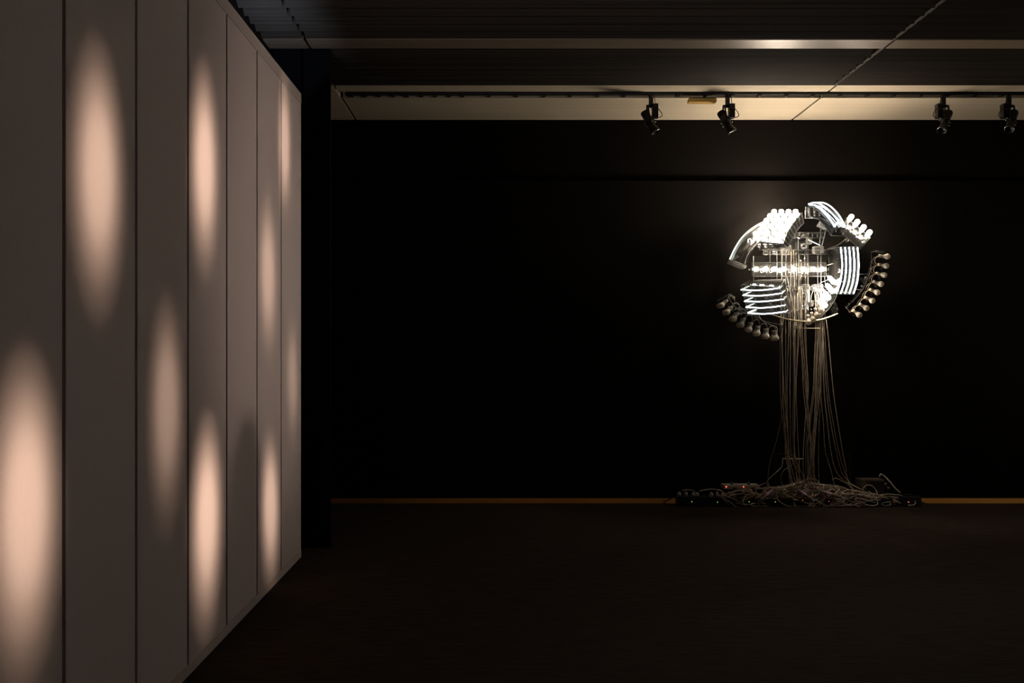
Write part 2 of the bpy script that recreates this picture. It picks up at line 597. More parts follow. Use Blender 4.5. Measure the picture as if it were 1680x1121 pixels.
def bulb_mesh(name, mats):
    b = bmesh.new()
    r = .0255 if 'bulb_lit' in mats else .0275
    prof = [(0, r)] + [(r * math.sin(a), r * math.cos(a)) for a in [PI * i / 12 for i in range(1, 10)]]
    prof += [(.0130, -.034), (.0118, -.048), (.0135, -.050), (.0138, -.078), (.0, -.080)]
    mis = [0] * 10 + [1, 2, 2, 2]
    lathe(b, prof, 18, mis=mis)
    bmesh.ops.recalc_face_normals(b, faces=b.faces[:])
    me = bpy.data.meshes.new(name); b.to_mesh(me); b.free()
    for m in mats: me.materials.append(M[m])
    return me

ME_LIT = bulb_mesh('lit_bulb', ['bulb_lit', 'clear_socket', 'clear_socket'])
ME_OFF = bulb_mesh('opal_bulb', ['bulb_off', 'socket', 'socket'])

def bulb(p, d, parent, lit, scale=1.0):
    o = bpy.data.objects.new('bulb', ME_LIT if lit else ME_OFF)
    COL.objects.link(o)
    q = Vector((0, 0, 1)).rotation_difference(Vector(d).normalized())
    o.matrix_basis = Matrix.Translation(p) @ q.to_matrix().to_4x4() @ Matrix.Scale(scale, 4)
    o.parent = parent
    return o

# --- A: cluster of lit globes on an arched box, upper left
LC = [(690, 238), (632, 297), (582, 362), (540, 438), (490, 520), (450, 607)]
def cl_d(i, j): return -.02 + .045 * (5 - i) - .075 * j
bm = bmesh.new()
nb = .045
OL = [C2(x + 20, y + 45, cl_d(i, -.5) + .02) for i, (x, y) in enumerate(LC)]
OR = [C2(1085, 250, cl_d(0, 3.6)), C2(1010, 340, cl_d(1, 3.6)), C2(940, 430, cl_d(2, 3.6)), C2(885, 515, cl_d(3, 3.6)), C2(850, 600, cl_d(4, 3.6)), C2(820, 690, cl_d(5, 3.6))]
IR = [C2(1112, 398, cl_d(0, 3.6)), C2(1050, 460, cl_d(1, 3.6)), C2(1000, 525, cl_d(2, 3.6)), C2(955, 600, cl_d(3, 3.6)), C2(920, 670, cl_d(4, 3.6)), C2(885, 745, cl_d(5, 3.6))]
IL = [C2(740, 385, cl_d(0, -.5) + .09), C2(690, 450, cl_d(1, -.5) + .09), C2(640, 520, cl_d(2, -.5) + .09), C2(585, 600, cl_d(3, -.5) + .09), C2(530, 690, cl_d(4, -.5) + .09), C2(480, 775, cl_d(5, -.5) + .09)]
acrylic_box(bm, [OL, OR, IR, IL], 12)
cl = part('bulb_cluster_box', bm, ['acrylic', 'edge'], ls, 'arched clear box packed with lit globe bulbs')
for i, (x, y) in enumerate(LC):
    for j in range(4):
        p = C2(x + 101 * j, y + (0 if i < 1 else 9 * j * i / 5), cl_d(i, j))
        bulb(p, (-.45 - .05 * i, -.5, .9 - .12 * i), cl, True)
# ribs in the end cheek of the box
bm = bmesh.new()
for k in range(9):
    t = k / 8
    a = resamp(OR, 8)[k]; b = resamp(IR, 8)[k]
    tube(bm, [a, b], .0028, 5)
part('cheek_rib', bm, ['edge'], cl)
for k in range(6):                                   # sockets seen through the end cheek
    a = resamp(OR, 10)[int(k * 1.9 + .4)]; b = resamp(IR, 10)[int(k * 1.9 + .4)]
    bm = bmesh.new()
    m0, m1 = a.lerp(b, .12) + Vector((-.03, .05, 0)), a.lerp(b, .72) + Vector((-.03, .05, 0))
    lathe(bm, [(0, 0), (.016, 0), (.017, .02), (.020, .022), (.020, (m1 - m0).length), (0, (m1 - m0).length)], 12, m0, m1 - m0)
    part('socket', bm, 'milky', cl)
bm = bmesh.new()
for k in range(4):
    p = C2(480 + 88 * k, 735, -.05 * k)
    lathe(bm, [(0, 0), (.022, 0), (.022, .03), (.016, .036), (0, .036)], 12, p, Vector((-.2, -.5, .6)))
scatter('socket_row', bm, 'clear_socket', cl)

# --- B: left arm with two soft white tubes
TB = [(62, 912), (130, 765), (225, 615), (335, 505), (450, 425), (545, 378)]
bm = bmesh.new()
o1 = [C2(x + 12, y + 10, -.02) for x, y in TB]
o2 = [C2(x + 48, y + 25, .10) for x, y in TB]
i1 = [C2(268, 1000, -.02), C2(300, 880, -.02), C2(360, 780, -.02), C2(440, 690, -.02), C2(540, 600, -.02), C2(620, 540, -.02)]
i2 = [C2(300, 990, .10), C2(330, 870, .10), C2(390, 770, .10), C2(470, 680, .10), C2(560, 600, .10), C2(640, 540, .10)]
acrylic_box(bm, [o1, o2, i2, i1], 12)
arm = part('neon_arm_box', bm, ['acrylic', 'edge'], ls, 'curved clear box with two soft white tubes along its outer side')
for dx, dd in ((0, -.03), (26, .05)):
    bm = bmesh.new()
    tube(bm, resamp([C2(x + dx, y + dx * .25, dd) for x, y in TB], 20), .0075, 8)
    q = part('neon_tube', bm, 'neon_soft', arm)
bm = bmesh.new()
obox(bm, C2(165, 985, .03), Vector((.075, 0, -.030)), Vector((0, .07, 0)), Vector((.006, 0, .014)), bev=.003)
part('end_block', bm, 'milky', arm)
bm = bmesh.new()
for (x, y) in ((230, 790), (290, 740), (330, 690), (385, 640), (420, 590), (350, 770), (150, 880)):
    obox(bm, C2(x, y, .03), Vector((.014, 0, .010)), Vector((0, .03, 0)), Vector((-.008, 0, .012)), bev=.002)
scatter('spacer', bm, 'milky', arm)

# --- C: arched neon box, upper right
T3 = [[(150, 138), (250, 152), (370, 250), (465, 365), (520, 452)],
      [(140, 130), (245, 108), (365, 165), (480, 268), (560, 370), (600, 446)],
      [(230, 112), (340, 108), (450, 160), (560, 270), (630, 385), (660, 452)]]
bm = bmesh.new()
fa = [C3(100, 172, -.16), C3(250, 182, -.16), C3(360, 280, -.16), C3(450, 390, -.16), C3(505, 470, -.16)]
fb = [C3(150, 160, .02), C3(330, 140, .02), C3(480, 230, .02), C3(600, 350, .02), C3(675, 462, .02)]
fc = [C3(150, 320, .02), C3(320, 325, .02), C3(450, 400, .02), C3(540, 480, .02), C3(632, 578, .02)]
fd = [C3(97, 332, -.16), C3(258, 332, -.16), C3(330, 395, -.16), C3(400, 480, -.16), C3(460, 576, -.16)]
acrylic_box(bm, [fa, fb, fc, fd], 12)
nb_ = part('neon_arch_box', bm, ['acrylic', 'edge'], ls, 'arched clear box with three bright white neon tubes on top')
for k, T in enumerate(T3):
    bm = bmesh.new()
    d = -.15 + .075 * k
    pts = [C3(x, y, d) for x, y in T]
    end = pts[-1] + (C3(T[-1][0] + 12, T[-1][1] + 70, d) - pts[-1])
    tube(bm, resamp(pts, 22), .0072, 8)
    q = part('neon_tube', bm, 'neon', nb_)
    bm = bmesh.new()
    st = C3(150 + 72 * k, 175, d)
    tube(bm, [st, C3(155 + 72 * k, 300, d)], .009, 8)
    tube(bm, [pts[-1], end], .008, 8)
    scatter('electrode', bm, 'milky', nb_)
# arm that carries it
bm = bmesh.new()
for a, b in (((320, 440), (300, 690)), ((395, 470), (330, 720))):
    tube(bm, [C3(*a, .04), C3(*b, .04)], .006, 6, 1)
slab(bm, [C3(320, 440, .04), C3(300, 700, .04)], [C3(395, 465, .04), C3(335, 730, .04)], .006, 0)
obox(bm, C3(360, 420, .02), Vector((.04, 0, -.02)), Vector((0, .05, 0)), Vector((.02, 0, .03)), 1, .004)
part('support_arm', bm, ['acrylic', 'edge'], ls)

# --- D: tray of four lit bulbs, right of the arch
bm = bmesh.new()
a1 = [C3(638, 562, -.05), C3(876, 766, -.05)]
a2 = [C3(600, 540, .08), C3(838, 742, .08)]
b1 = [C3(700, 330, -.05), C3(1022, 600, -.05)]
b2 = [C3(680, 318, .08), C3(990, 585, .08)]
b1[0] = C3(690, 490, -.05).lerp(C3(700, 330, -.05), .9)
acrylic_box(bm, [a1, b1, b2, a2], 6)
tr = part('bulb_tray', bm, ['acrylic', 'edge'], ls, 'tilted clear tray with four lit bulbs in a row')
for (x, y) in ((748, 308), (833, 380), (922, 455), (1006, 527)):
    bulb(C3(x, y, 0), (.56, -.05, .82), tr, True, .98)
    bulb_neck = bmesh.new()
    p0 = C3(x, y, 0); dn = Vector((.56, -.05, .82)).normalized()
    tube(bulb_neck, [p0 - dn * .008, p0 - dn * .035, p0 - dn * .052], [.0235, .0225, .017], 14)
    part('bulb_stem', bulb_neck, 'bulb_lit', tr)
    bulb_neck = bmesh.new()
    tube(bulb_neck, [p0 - dn * .075, p0 - dn * .115], [.019, .021], 12)
    part('socket', bulb_neck, 'milky', tr)
bm = bmesh.new()
tube(bm, [C3(690, 615, 0), C3(540, 720, .05), C3(400, 765, .1)], .005, 6)
obox(bm, C3(690, 640, 0), Vector((.012, 0, .006)), Vector((0, .02, 0)), Vector((-.006, 0, .014)), 0, .002)
part('support_rod', bm, 'milky', ls)

# --- E: box of five upright neon tubes, right
bm = bmesh.new()
d0, d1 = -.20, .10
f1 = [C1(940, 412, d0), C1(952, 560, d0), C1(915, 742, d0)]
f2 = [C1(1062, 408, d0), C1(1076, 560, d0), C1(1036, 748, d0)]
f3 = [C1(985, 425, d1), C1(1000, 560, d1), C1(970, 728, d1)]
f4 = [C1(852, 428, d1), C1(862, 560, d1), C1(848, 700, d1)]
acrylic_box(bm, [f1, f2, f3, f4], 8)
for t in (.28, .5, .76):
    k = int(t * 8)
    a, b, c, d = [resamp(f, 8)[k] for f in (f1, f2, f3, f4)]
    slab(bm, [a, b], [a.lerp(d, .3), b.lerp(c, .3)], .004, 0)
    tube(bm, [a, b], .003, 5, 1)
    tube(bm, [a.lerp(d, .3), b.lerp(c, .3)], .003, 5, 1)
nr = part('neon_box', bm, ['acrylic', 'edge'], ls, 'upright clear box with five curved upright neon tubes')
for k in range(5):
    t = k / 4
    top = Vector((946 + 29.5 * k, 414)); mid = Vector((956 + 29.2 * k, 562)); bot = Vector((914 + 30.5 * k, 742))
    q1 = (954 + 29.3 * k, 488); q2 = (943 + 29.8 * k, 660)
    pts = [C1(*top, d0 + .005), C1(*q1, d0 - .008), C1(*mid, d0 - .01), C1(*q2, d0 - .008), C1(*bot, d0 + .005)]
    bm = bmesh.new(); tube(bm, resamp(pts, 18), .0078, 8)
    part('neon_tube', bm, 'neon', nr)
    bm = bmesh.new()
    for p, s in ((pts[0], -1), (pts[-1], 1)):
        tube(bm, [p + Vector((0, .008, .012 * s)), p + Vector((-.01, .10, .012 * s))], .0085, 8)
        obox(bm, p + Vector((-.004, .06, .03 * s)), Vector((.009, 0, 0)), Vector((0, .012, 0)), Vector((0, 0, .014)), 0, .002)
    scatter('electrode', bm, 'milky', nr)
bm = bmesh.new()
tube(bm, spline([C1(885, 425, .05), C1(900, 470, .02), C1(940, 500, -.05)], 6), .004, 6)
tube(bm, spline([C1(850, 540, .05), C1(900, 525, 0), C1(945, 508, -.05)], 6), .004, 6)
scatter('lead_wire', bm, 'wire', nr)

# --- F: horizontal box with a row of eight lit bulbs
bm = bmesh.new()
g1 = [C1(330, 522, -.06), C1(845, 522, -.06)]
g2 = [C1(318, 520, .06), C1(830, 520, .06)]
g3 = [C1(318, 618, .06), C1(830, 618, .06)]
g4 = [C1(332, 620, -.06), C1(845, 620, -.06)]
acrylic_box(bm, [g1, g2, g3, g4], 6, edge_r=.003)
slab(bm, [C1(328, 476, -.06), C1(845, 476, -.06)], [C1(330, 522, -.06), C1(845, 522, -.06)], .004, 0)
tube(bm, [C1(328, 476, -.06), C1(330, 690, -.06)], .0035, 5, 1)
row = part('bulb_row_box', bm, ['acrylic', 'edge'], ls, 'long horizontal clear box with a row of eight lit bulbs')
for k, x in enumerate((348, 414, 478, 543, 612, 681, 750, 815)):
    if k in (4, 5):
        bulb(C1(x, 568, 0), (0, -1, 0), row, True, .98)
    elif k == 7:
        bulb(C1(x, 568, 0), (-1, -.4, 0), row, True, .95)
    else:
        bulb(C1(x, 568, 0), (-.9 if k > 5 else .9, -.7, 0) if k != 3 else (-.9, -.7, 0), row, True, .95)
bm = bmesh.new()
for x in (380, 440, 580, 605, 650, 720, 776):
    obox(bm, C1(x, 568, .02), Vector((.012, 0, 0)), Vector((0, .03, 0)), Vector((0, 0, .030)), 0, .003)
for x, y in ((425, 540), (445, 540), (425, 600), (445, 605), (455, 628), (577, 535), (603, 535), (577, 603), (603, 603)):
    obox(bm, C1(x, y, -.03), Vector((.009, 0, 0)), Vector((0, .012, 0)), Vector((0, 0, .010)), 0, .002)
scatter('socket_block', bm, 'clear_socket', row)

# --- G: rack of five bent neon tubes, lower left
bm = bmesh.new()
h1 = [C4(370, 305, -.26), C4(410, 470, -.26), C4(455, 682, -.26)]
h2 = [C4(880, 330, -.26), C4(925, 470, -.26), C4(1005, 670, -.26)]
h3 = [C4(940, 232, .02), C4(985, 420, .02), C4(1035, 640, .02)]
h4 = [C4(480, 246, .02), C4(540, 430, .02), C4(590, 620, .02)]
acrylic_box(bm, [h1, h2, h3, h4], 8)
gr = part('neon_rack', bm, ['acrylic', 'edge'], ls, 'slanted clear rack stacked with five horizontal neon tubes')
GT = [((365, 365), (620, 371), (880, 340)), ((390, 438), (640, 441), (905, 411)), ((410, 517), (655, 519), (925, 490)),
      ((430, 595), (680, 601), (940, 570)), ((455, 670), (695, 681), (960, 650))]
for k, (a, b, c) in enumerate(GT):
    d = -.27
    pts = resamp([C4(*a, d), C4(*b, d - .012), C4(*c, d)], 14)
    bm = bmesh.new()
    tube(bm, pts, .0060, 8)
    part('neon_tube', bm, 'neon', gr)
    bm = bmesh.new()
    tube(bm, [pts[0], C4(a[0] + 110, a[1] - 48, -.03)], .0062, 8)
    tube(bm, [pts[-1], C4(c[0] + 40, c[1] - 40, -.05)], .006, 8)
    scatter('tube_return', bm, 'neon_soft', gr)
    bm = bmesh.new()
    slab(bm, [C4(a[0] + 12, a[1] + 28, -.255), C4(c[0] - 5, c[1] + 28, -.255)], [C4(a[0] + 110, a[1] - 20, 0), C4(c[0] + 55, c[1] - 40, 0)], .004, 0)
    tube(bm, [C4(a[0] + 12, a[1] + 28, -.255), C4(c[0] - 5, c[1] + 28, -.255)], .0025, 5, 1)
    for q in (.2, .5, .8):
        p = C4(a[0] + (c[0] - a[0]) * q, a[1] - 12, -.25)
        tube(bm, [p, p + Vector((0, 0, -.02))], .006, 6, 1)
    part('shelf', bm, ['acrylic', 'edge'], gr)
bm = bmesh.new()
for x, y in ((700, 330), (740, 380), (770, 450), (740, 560), (760, 620), (700, 480), (780, 340), (520, 330)):
    obox(bm, C4(x, y, -.1), Vector((.016, 0, .004)), Vector((0, .02, 0)), Vector((-.004, 0, .014)), 0, .003)
scatter('spacer', bm, 'milky', gr)

# --- H: dark curved box of unlit bulb pairs, lower left
bm = bmesh.new()
u1 = [C4(66, 505, -.08), C4(140, 610, -.08), C4(235, 705, -.08), C4(345, 795, -.08), C4(470, 865, -.08), C4(650, 930, -.08), C4(885, 965, -.08)]
u2 = [C4(238, 418, -.08), C4(300, 535, -.08), C4(370, 600, -.08), C4(450, 665, -.08), C4(560, 735, -.08), C4(720, 795, -.08), C4(905, 832, -.08)]
u3 = [C4(228, 410, .06), C4(292, 528, .06), C4(362, 592, .06), C4(442, 658, .06), C4(552, 728, .06), C4(712, 788, .06), C4(915, 826, .06)]
u4 = [C4(56, 498, .06), C4(132, 602, .06), C4(228, 698, .06), C4(338, 788, .06), C4(462, 858, .06), C4(642, 922, .06), C4(895, 955, .06)]
acrylic_box(bm, [u1, u2, u3, u4], 12, edge_r=.003)
un = part('dark_bulb_arc', bm, ['acrylic_dim', 'edge_dim'], ls, 'curved smoky box along the lower left with eight pairs of unlit opal bulbs')
PR = [((80, 577), (113, 570)), ((155, 665), (187, 662)), ((240, 750), (275, 750)), ((338, 830), (374, 826)),
      ((445, 890), (478, 892)), ((553, 942), (585, 942)), ((670, 978), (703, 978)), ((788, 1002), (826, 1000))]
prev = None
for k, pair in enumerate(PR):
    t = k / 7
    dv = Vector((-.75 + .7 * t, -.15, -.66 - .35 * t))
    for q, (x, y) in enumerate(pair):
        bulb(C4(x, y, .03 - .12 * q), dv, un, False)
    bm = bmesh.new()
    x, y = pair[1]
    nx, ny = x + 75 - 60 * t, y - 75 - 10 * t
    pts = [C4(nx, ny, -.09), C4(nx + 15, ny - 40, -.10), C4(nx + 60, ny - 55, -.10), C4(nx + 92, ny - 20, -.09), C4(nx + 92, ny + 30, -.07)]
    if k < 7:
        tube(bm, spline(pts, 6), .0028, 6)
        pts2 = [p + Vector((.012, .05, -.006)) for p in pts]
        tube(bm, spline(pts2, 6), .0024, 6)
    else:
        tube(bm, spline([C4(nx + 5, ny, -.09), C4(nx - 10, ny - 60, -.09), C4(760, 830, -.09), C4(640, 765, -.09), C4(600, 700, -.05)], 6), .0035, 6)
        tube(bm, spline([C4(200, 460, -.09), C4(270, 570, -.09), C4(380, 655, -.09), C4(470, 700, -.07)], 6), .003, 6)
    scatter('wire', bm, 'wire', un)
bm = bmesh.new()
for x, y in ((275, 462), (380, 605), (400, 625), (805, 808), (908, 832), (910, 895), (270, 630), (68, 508)):
    lathe(bm, [(0, .004), (.006, .004), (.006, -.004), (0, -.004)], 8, C4(x, y, -.085), Vector((0, -1, 0)))
for x, y in ((420, 640), (560, 725), (590, 740)):
    obox(bm, C4(x, y, -.02), Vector((.02, 0, -.012)), Vector((0, .03, 0)), Vector((.006, 0, .01)), 0, .003)
scatter('screw', bm, 'milky', un)

# --- I: dark curved box of single unlit bulbs, right
bm = bmesh.new()
v1 = [C1(1162, 445, -.08), C1(1160, 560, -.08), C1(1122, 675, -.08), C1(1060, 765, -.08), C1(985, 842, -.08)]
v2 = [C1(1252, 462, -.08), C1(1240, 570, -.08), C1(1200, 695, -.08), C1(1130, 800, -.08), C1(1040, 900, -.08)]
v3 = [C1(1256, 440, .08), C1(1228, 565, .08), C1(1188, 688, .08), C1(1118, 790, .08), C1(1028, 895, .08)]
v4 = [C1(1180, 438, .08), C1(1150, 552, .08), C1(1110, 668, .08), C1(1050, 756, .08), C1(975, 830, .08)]
acrylic_box(bm, [v1, v2, v3, v4], 12, edge_r=.003)
ur = part('dark_bulb_arc', bm, ['acrylic_dim', 'edge_dim'], ls, 'curved smoky box on the right with eight single unlit opal bulbs')
SB = [(1275, 479), (1268, 545), (1254, 610), (1231, 674), (1204, 733), (1169, 792), (1127, 844), (1077, 893)]
for k, (x, y) in enumerate(SB):
    t = k / 7
    ang = math.radians(8 + 32 * t)
    dv = Vector((math.cos(ang), -.25, -math.sin(ang)))
    bulb(C1(x, y, -.12), dv, ur, False, 1.02)
    if k < 7:
        bm = bmesh.new()
        cx, cy = x - 42, y - 6 - 16 * t
        nx, ny = SB[k + 1][0] - 42, SB[k + 1][1] - 6 - 18 * t
        pts = [C1(cx, cy, -.12), C1(cx - 28, cy + 6, -.12), C1(cx - 47, cy + 32, -.11), C1((cx + nx) / 2 - 36, (cy + ny) / 2 + 22, -.10), C1(nx - 14, ny - 8, -.10)]
        tube(bm, spline(pts, 6), .0030, 6)
        tube(bm, spline([p + Vector((-.010, .03, -.004)) for p in pts], 6), .0024, 6)
        scatter('wire', bm, 'wire', ur)
bm = bmesh.new()
for x, y in ((1205, 440), (1165, 480), (1225, 565), (1188, 690), (1005, 815), (1005, 862)):
    lathe(bm, [(0, .004), (.006, .004), (.006, -.004), (0, -.004)], 8, C1(x, y, -.085), Vector((0, -1, 0)))
scatter('screw', bm, 'milky', ur)
bm = bmesh.new()
obox(bm, C1(1095, 645, .05), Vector((.035, 0, -.01)), Vector((0, .04, 0)), Vector((.008, 0, .022)), 0, .004)
for y0, y1 in ((605, 602), (708, 722)):
    tube(bm, [C1(1000, y0, .08), C1(1095, (y0 + y1) / 2, .02), C1(1160, y1, 0)], .0045, 6, 1)
for x, y in ((1128, 628), (1100, 690)):
    tube(bm, [C1(x - 12, y - 4, -.03), C1(x + 18, y + 8, -.03)], [.008, .002], 8, 1)
part('support_arm', bm, ['acrylic', 'milky'], ls)

# --- J: curved row of bulbs inside, four lit above four unlit
bm = bmesh.new()
w1 = [C1(905, 618, -.02), C1(880, 730, -.02), C1(830, 830, -.02), C1(740, 900, -.02)]
w2 = [C1(945, 640, -.02), C1(920, 750, -.02), C1(860, 850, -.02), C1(760, 945, -.02)]
w3 = [p + Vector((0, .09, 0)) for p in w2]
w4 = [p + Vector((0, .09, 0)) for p in w1]
acrylic_box(bm, [w1, w2, w3, w4], 10, edge_r=.003)
cv = part('bulb_curve_box', bm, ['acrylic', 'edge'], ls, 'curved clear box with four lit and four unlit bulbs')
CB = [(893, 658, 1), (878, 716, 1), (858, 770, 1), (834, 824, 1), (808, 863, 0), (778, 896, 0), (748, 926, 0), (720, 945, 0)]
for k, (x, y, lit) in enumerate(CB):
    t = k / 7
    dv = Vector((.5 - .5 * t, -.3, -.7 - .3 * t))
    p = C1(x, y, -.11)
    bulb(p, dv, cv, bool(lit), 1.0)
    if k < 3:
        dn = dv.normalized()
        b2 = bmesh.new()
        tube(b2, [p - dn * .01, p - dn * .04, p - dn * .06, p - dn * .065], [.022, .022, .020, .012], 14)
        part('bulb_stem', b2, 'bulb_lit', cv)

# --- K: slim cream tube along the foot of the sculpture
bm = bmesh.new()
tube(bm, resamp([C1(440, 885, 0), C1(560, 922, -.02), C1(690, 938, -.02), C1(810, 924, -.02), C1(925, 884, 0)], 24), .0085, 10)
ft = part('unlit_tube', bm, 'tube_off', ls, 'slim unlit cream tube curving along the foot of the sculpture')
bm = bmesh.new()
k1 = [C1(868, 815, 0), C1(893, 880, 0)]; k2 = [C1(905, 793, 0), C1(932, 862, 0)]
k3 = [p + Vector((0, .1, 0)) for p in k2]; k4 = [p + Vector((0, .1, 0)) for p in k1]
acrylic_box(bm, [k1, k2, k3, k4], 3, edge_r=.0025)
for x, y in ((903, 808), (922, 850)):
    lathe(bm, [(0, .004), (.006, .004), (.006, -.004), (0, -.004)], 8, C1(x, y, -.004), Vector((0, -1, 0)), mis=[1] * 3)
obox(bm, C1(893, 832, .03), Vector((.008, 0, -.02)), Vector((0, .01, 0)), Vector((-.01, 0, -.004)), 1, .002)
part('tube_holder', bm, ['acrylic', 'edge_dim'], ls)

# --- L: the spine, cross bars and joints
bm = bmesh.new()
def bar(x0, y0, x1, y1, d0, d1):
    a = C1(x0, y0, d0); b = C1(x1, y1, d0)
    acrylic_box(bm, [[Vector((a.x, YS + d0, a.z)), Vector((a.x, YS + d0, b.z))], [Vector((b.x, YS + d0, a.z)), Vector((b.x, YS + d0, b.z))],
                     [Vector((b.x, YS + d1, a.z)), Vector((b.x, YS + d1, b.z))], [Vector((a.x, YS + d1, a.z)), Vector((a.x, YS + d1, b.z))]], 3, edge_r=.0028)
bar(646, 310, 716, 925, .10, .17)
bar(622, 308, 832, 345, .08, .18)
bar(400, 432, 850, 462, .08, .16)
bar(560, 690, 860, 715, .09, .15)
sp = part('spine_frame', bm, ['acrylic', 'edge'], ls, 'clear upright spine with cross bars behind the bulbs')
bm = bmesh.new()
for x, y in ((660, 520), (700, 350), (690, 860)):
    tube(bm, [C1(x, y, .17), Vector((C1(x, y, .17).x, WALLY, C1(x, y, .17).z))], .016, 10)
obox(bm, Vector((C1(680, 600).x, WALLY - .008, C1(680, 620).z)), Vector((.10, 0, 0)), Vector((0, .008, 0)), Vector((0, 0, .42)), 0, .003)
part('wall_mount', bm, 'black', ls)
def joint(name, x, y, hw, hh, d, hd=.045, rot=0.0):
    b = bmesh.new()
    c, s = math.cos(rot), math.sin(rot)
    obox(b, C1(x, y, d), Vector((c * hw, 0, s * hw)), Vector((0, hd, 0)), Vector((-s * hh, 0, c * hh)), 0, .008)
    for q in (-1, 1):
        tube(b, [C1(x, y, d) + Vector((q * hw * .5, -hd - .006, 0)), C1(x, y, d) + Vector((q * hw * .5, -hd, 0))], .006, 8)
    return part(name, b, 'milky', ls)
for a in ((555, 437, .040, .042, 0), (783, 432, .045, .034, 0), (780, 700, .045, .034, .02), (694, 700, .030, .034, 0), (800, 800, .045, .030, 0, .04, .2), (722, 812, .032, .030, -.04), (720, 370, .020, .034, .05), (690, 335, .026, .016, .05)):
    joint('joint_block', *a)
for x, y, r in ((683, 405, .030), (683, 750, .026), (683, 800, .016), (683, 835, .016)):
    b = bmesh.new()
    lathe(b, [(r, 0), (r, .02), (r * .62, .02), (r * .55, .0), (r, 0)], 20, C1(x, y, .06), Vector((0, -1, 0)))
    part('ring', b, 'milky', ls)
b = bmesh.new()
lathe(b, [(0, 0), (.024, 0), (.026, .02), (.02, .045), (0, .05)], 16, C1(422, 455, .03), Vector((-.6, -.7, 0)))
lathe(b, [(0, 0), (.02, 0), (.02, .04), (0, .042)], 14, C1(460, 452, .03), Vector((1, -.1, 0)))
scatter('end_cap', b, 'milky', ls)
# thin rods
RD = [(445, 440, 445, 520, .05), (495, 440, 495, 690, .05), (558, 470, 558, 700, .05), (783, 465, 783, 690, .0), (806, 470, 806, 690, .03), (712, 460, 712, 800, .08),
      (650, 470, 650, 900, .07), (565, 620, 640, 990, .06), (640, 735, 628, 985, .04), (808, 620, 808, 780, .02), (832, 620, 838, 700, .02), (790, 670, 885, 630, -.05)]
for x0, y0, x1, y1, d in RD:
    b = bmesh.new(); tube(b, [C1(x0, y0, d), C1(x1, y1, d)], .0032, 6)
    part('rod', b, 'edge', ls)
b = bmesh.new()
tube(b, [C1(619, 986, -.02), C1(798, 986, -.02)], .0042, 8)
part('foot_rod', b, 'socket', ls)
b = bmesh.new()
for x0, y0, x1, y1 in ((715, 360, 800, 400), (640, 345, 655, 352), (715, 715, 716, 800), (722, 715, 724, 800)):
    tube(b, [C1(x0, y0, -.03), C1(x1, y1, -.03)], .006, 6)
scatter('electrode', b, 'neon_soft', ls)
b = bmesh.new()
for x, y in ((705, 858), (735, 858), (690, 500), (660, 515), (640, 860), (610, 860), (760, 860)):
    lathe(b, [(.010, 0), (.004, .018), (0, .02)], 10, C1(x, y, -.03), Vector((0, -.3, 1)))
for x, y in ((655, 310), (680, 310), (718, 310), (745, 320), (780, 318)):
    tube(b, [C1(x, y, .04), C1(x, y + 22, .04)], .006, 8)
scatter('fitting', b, 'milky', ls)
# short internal leads
for i, pp in enumerate([[(770, 720), (790, 770), (800, 790)], [(750, 720), (735, 770), (742, 830)], [(790, 720), (820, 750), (835, 790)], [(760, 720), (765, 780), (770, 850)],
                        [(590, 400), (600, 440), (597, 520), (592, 600)], [(560, 860), (600, 850), (640, 862)], [(560, 700), (575, 780), (600, 850)]]):
    b = bmesh.new(); tube(b, spline([C1(x, y, -.02) for x, y in pp], 6), .0035, 6)
    scatter('lead_wire', b, 'wire', ls)

# ================================================================== CABLES FROM THE SCULPTURE TO THE FLOOR
def floor_top(px):
    T = [(1100, 826), (1165, 818), (1190, 808), (1212, 802), (1250, 800), (1285, 797), (1320, 789), (1350, 795), (1380, 799), (1410, 805), (1440, 811), (1470, 815), (1500, 823), (1520, 828)]
    for (a, ya), (b, yb) in zip(T[:-1], T[1:]):
        if a <= px <= b:
            return ya + (yb - ya) * (px - a) / (b - a)
    return 829

LEFT = [(1281, 1280, 1280, 1290, 1296), (1283, 1282, 1284, 1291, 1300), (1288, 1283, 1286, 1293, 1302), (1290, 1289, 1289, 1288, 1300), (1292, 1294, 1291, 1294, 1306),
        (1298, 1297, 1296, 1297, 1312), (1300, 1301, 1302, 1300, 1318), (1302, 1303, 1304, 1303, 1308), (1304, 1305, 1304, 1304, 1315), (1306, 1309, 1305, 1303, 1325), (1310, 1311, 1306, 1310, 1310)]
MID = [(1312, 1313, 1318, 1331, 1340), (1315, 1314, 1321, 1333, 1328), (1316, 1316, 1323, 1330, 1325), (1320, 1320, 1324, 1322, 1318), (1324, 1322, 1326, 1318, 1320)]
RIGHT = [(1340, 1338, 1334, 1325, 1322), (1342, 1340, 1336, 1322, 1316), (1344, 1342, 1338, 1332, 1325), (1346, 1344, 1339, 1333, 1330), (1346, 1346, 1341, 1335, 1334),
         (1350, 1348, 1343, 1328, 1322), (1351, 1350, 1345, 1336, 1330), (1352, 1351, 1347, 1343, 1345), (1348, 1345, 1346, 1354, 1372)]
G_C = 'cables hanging from the light sculpture'
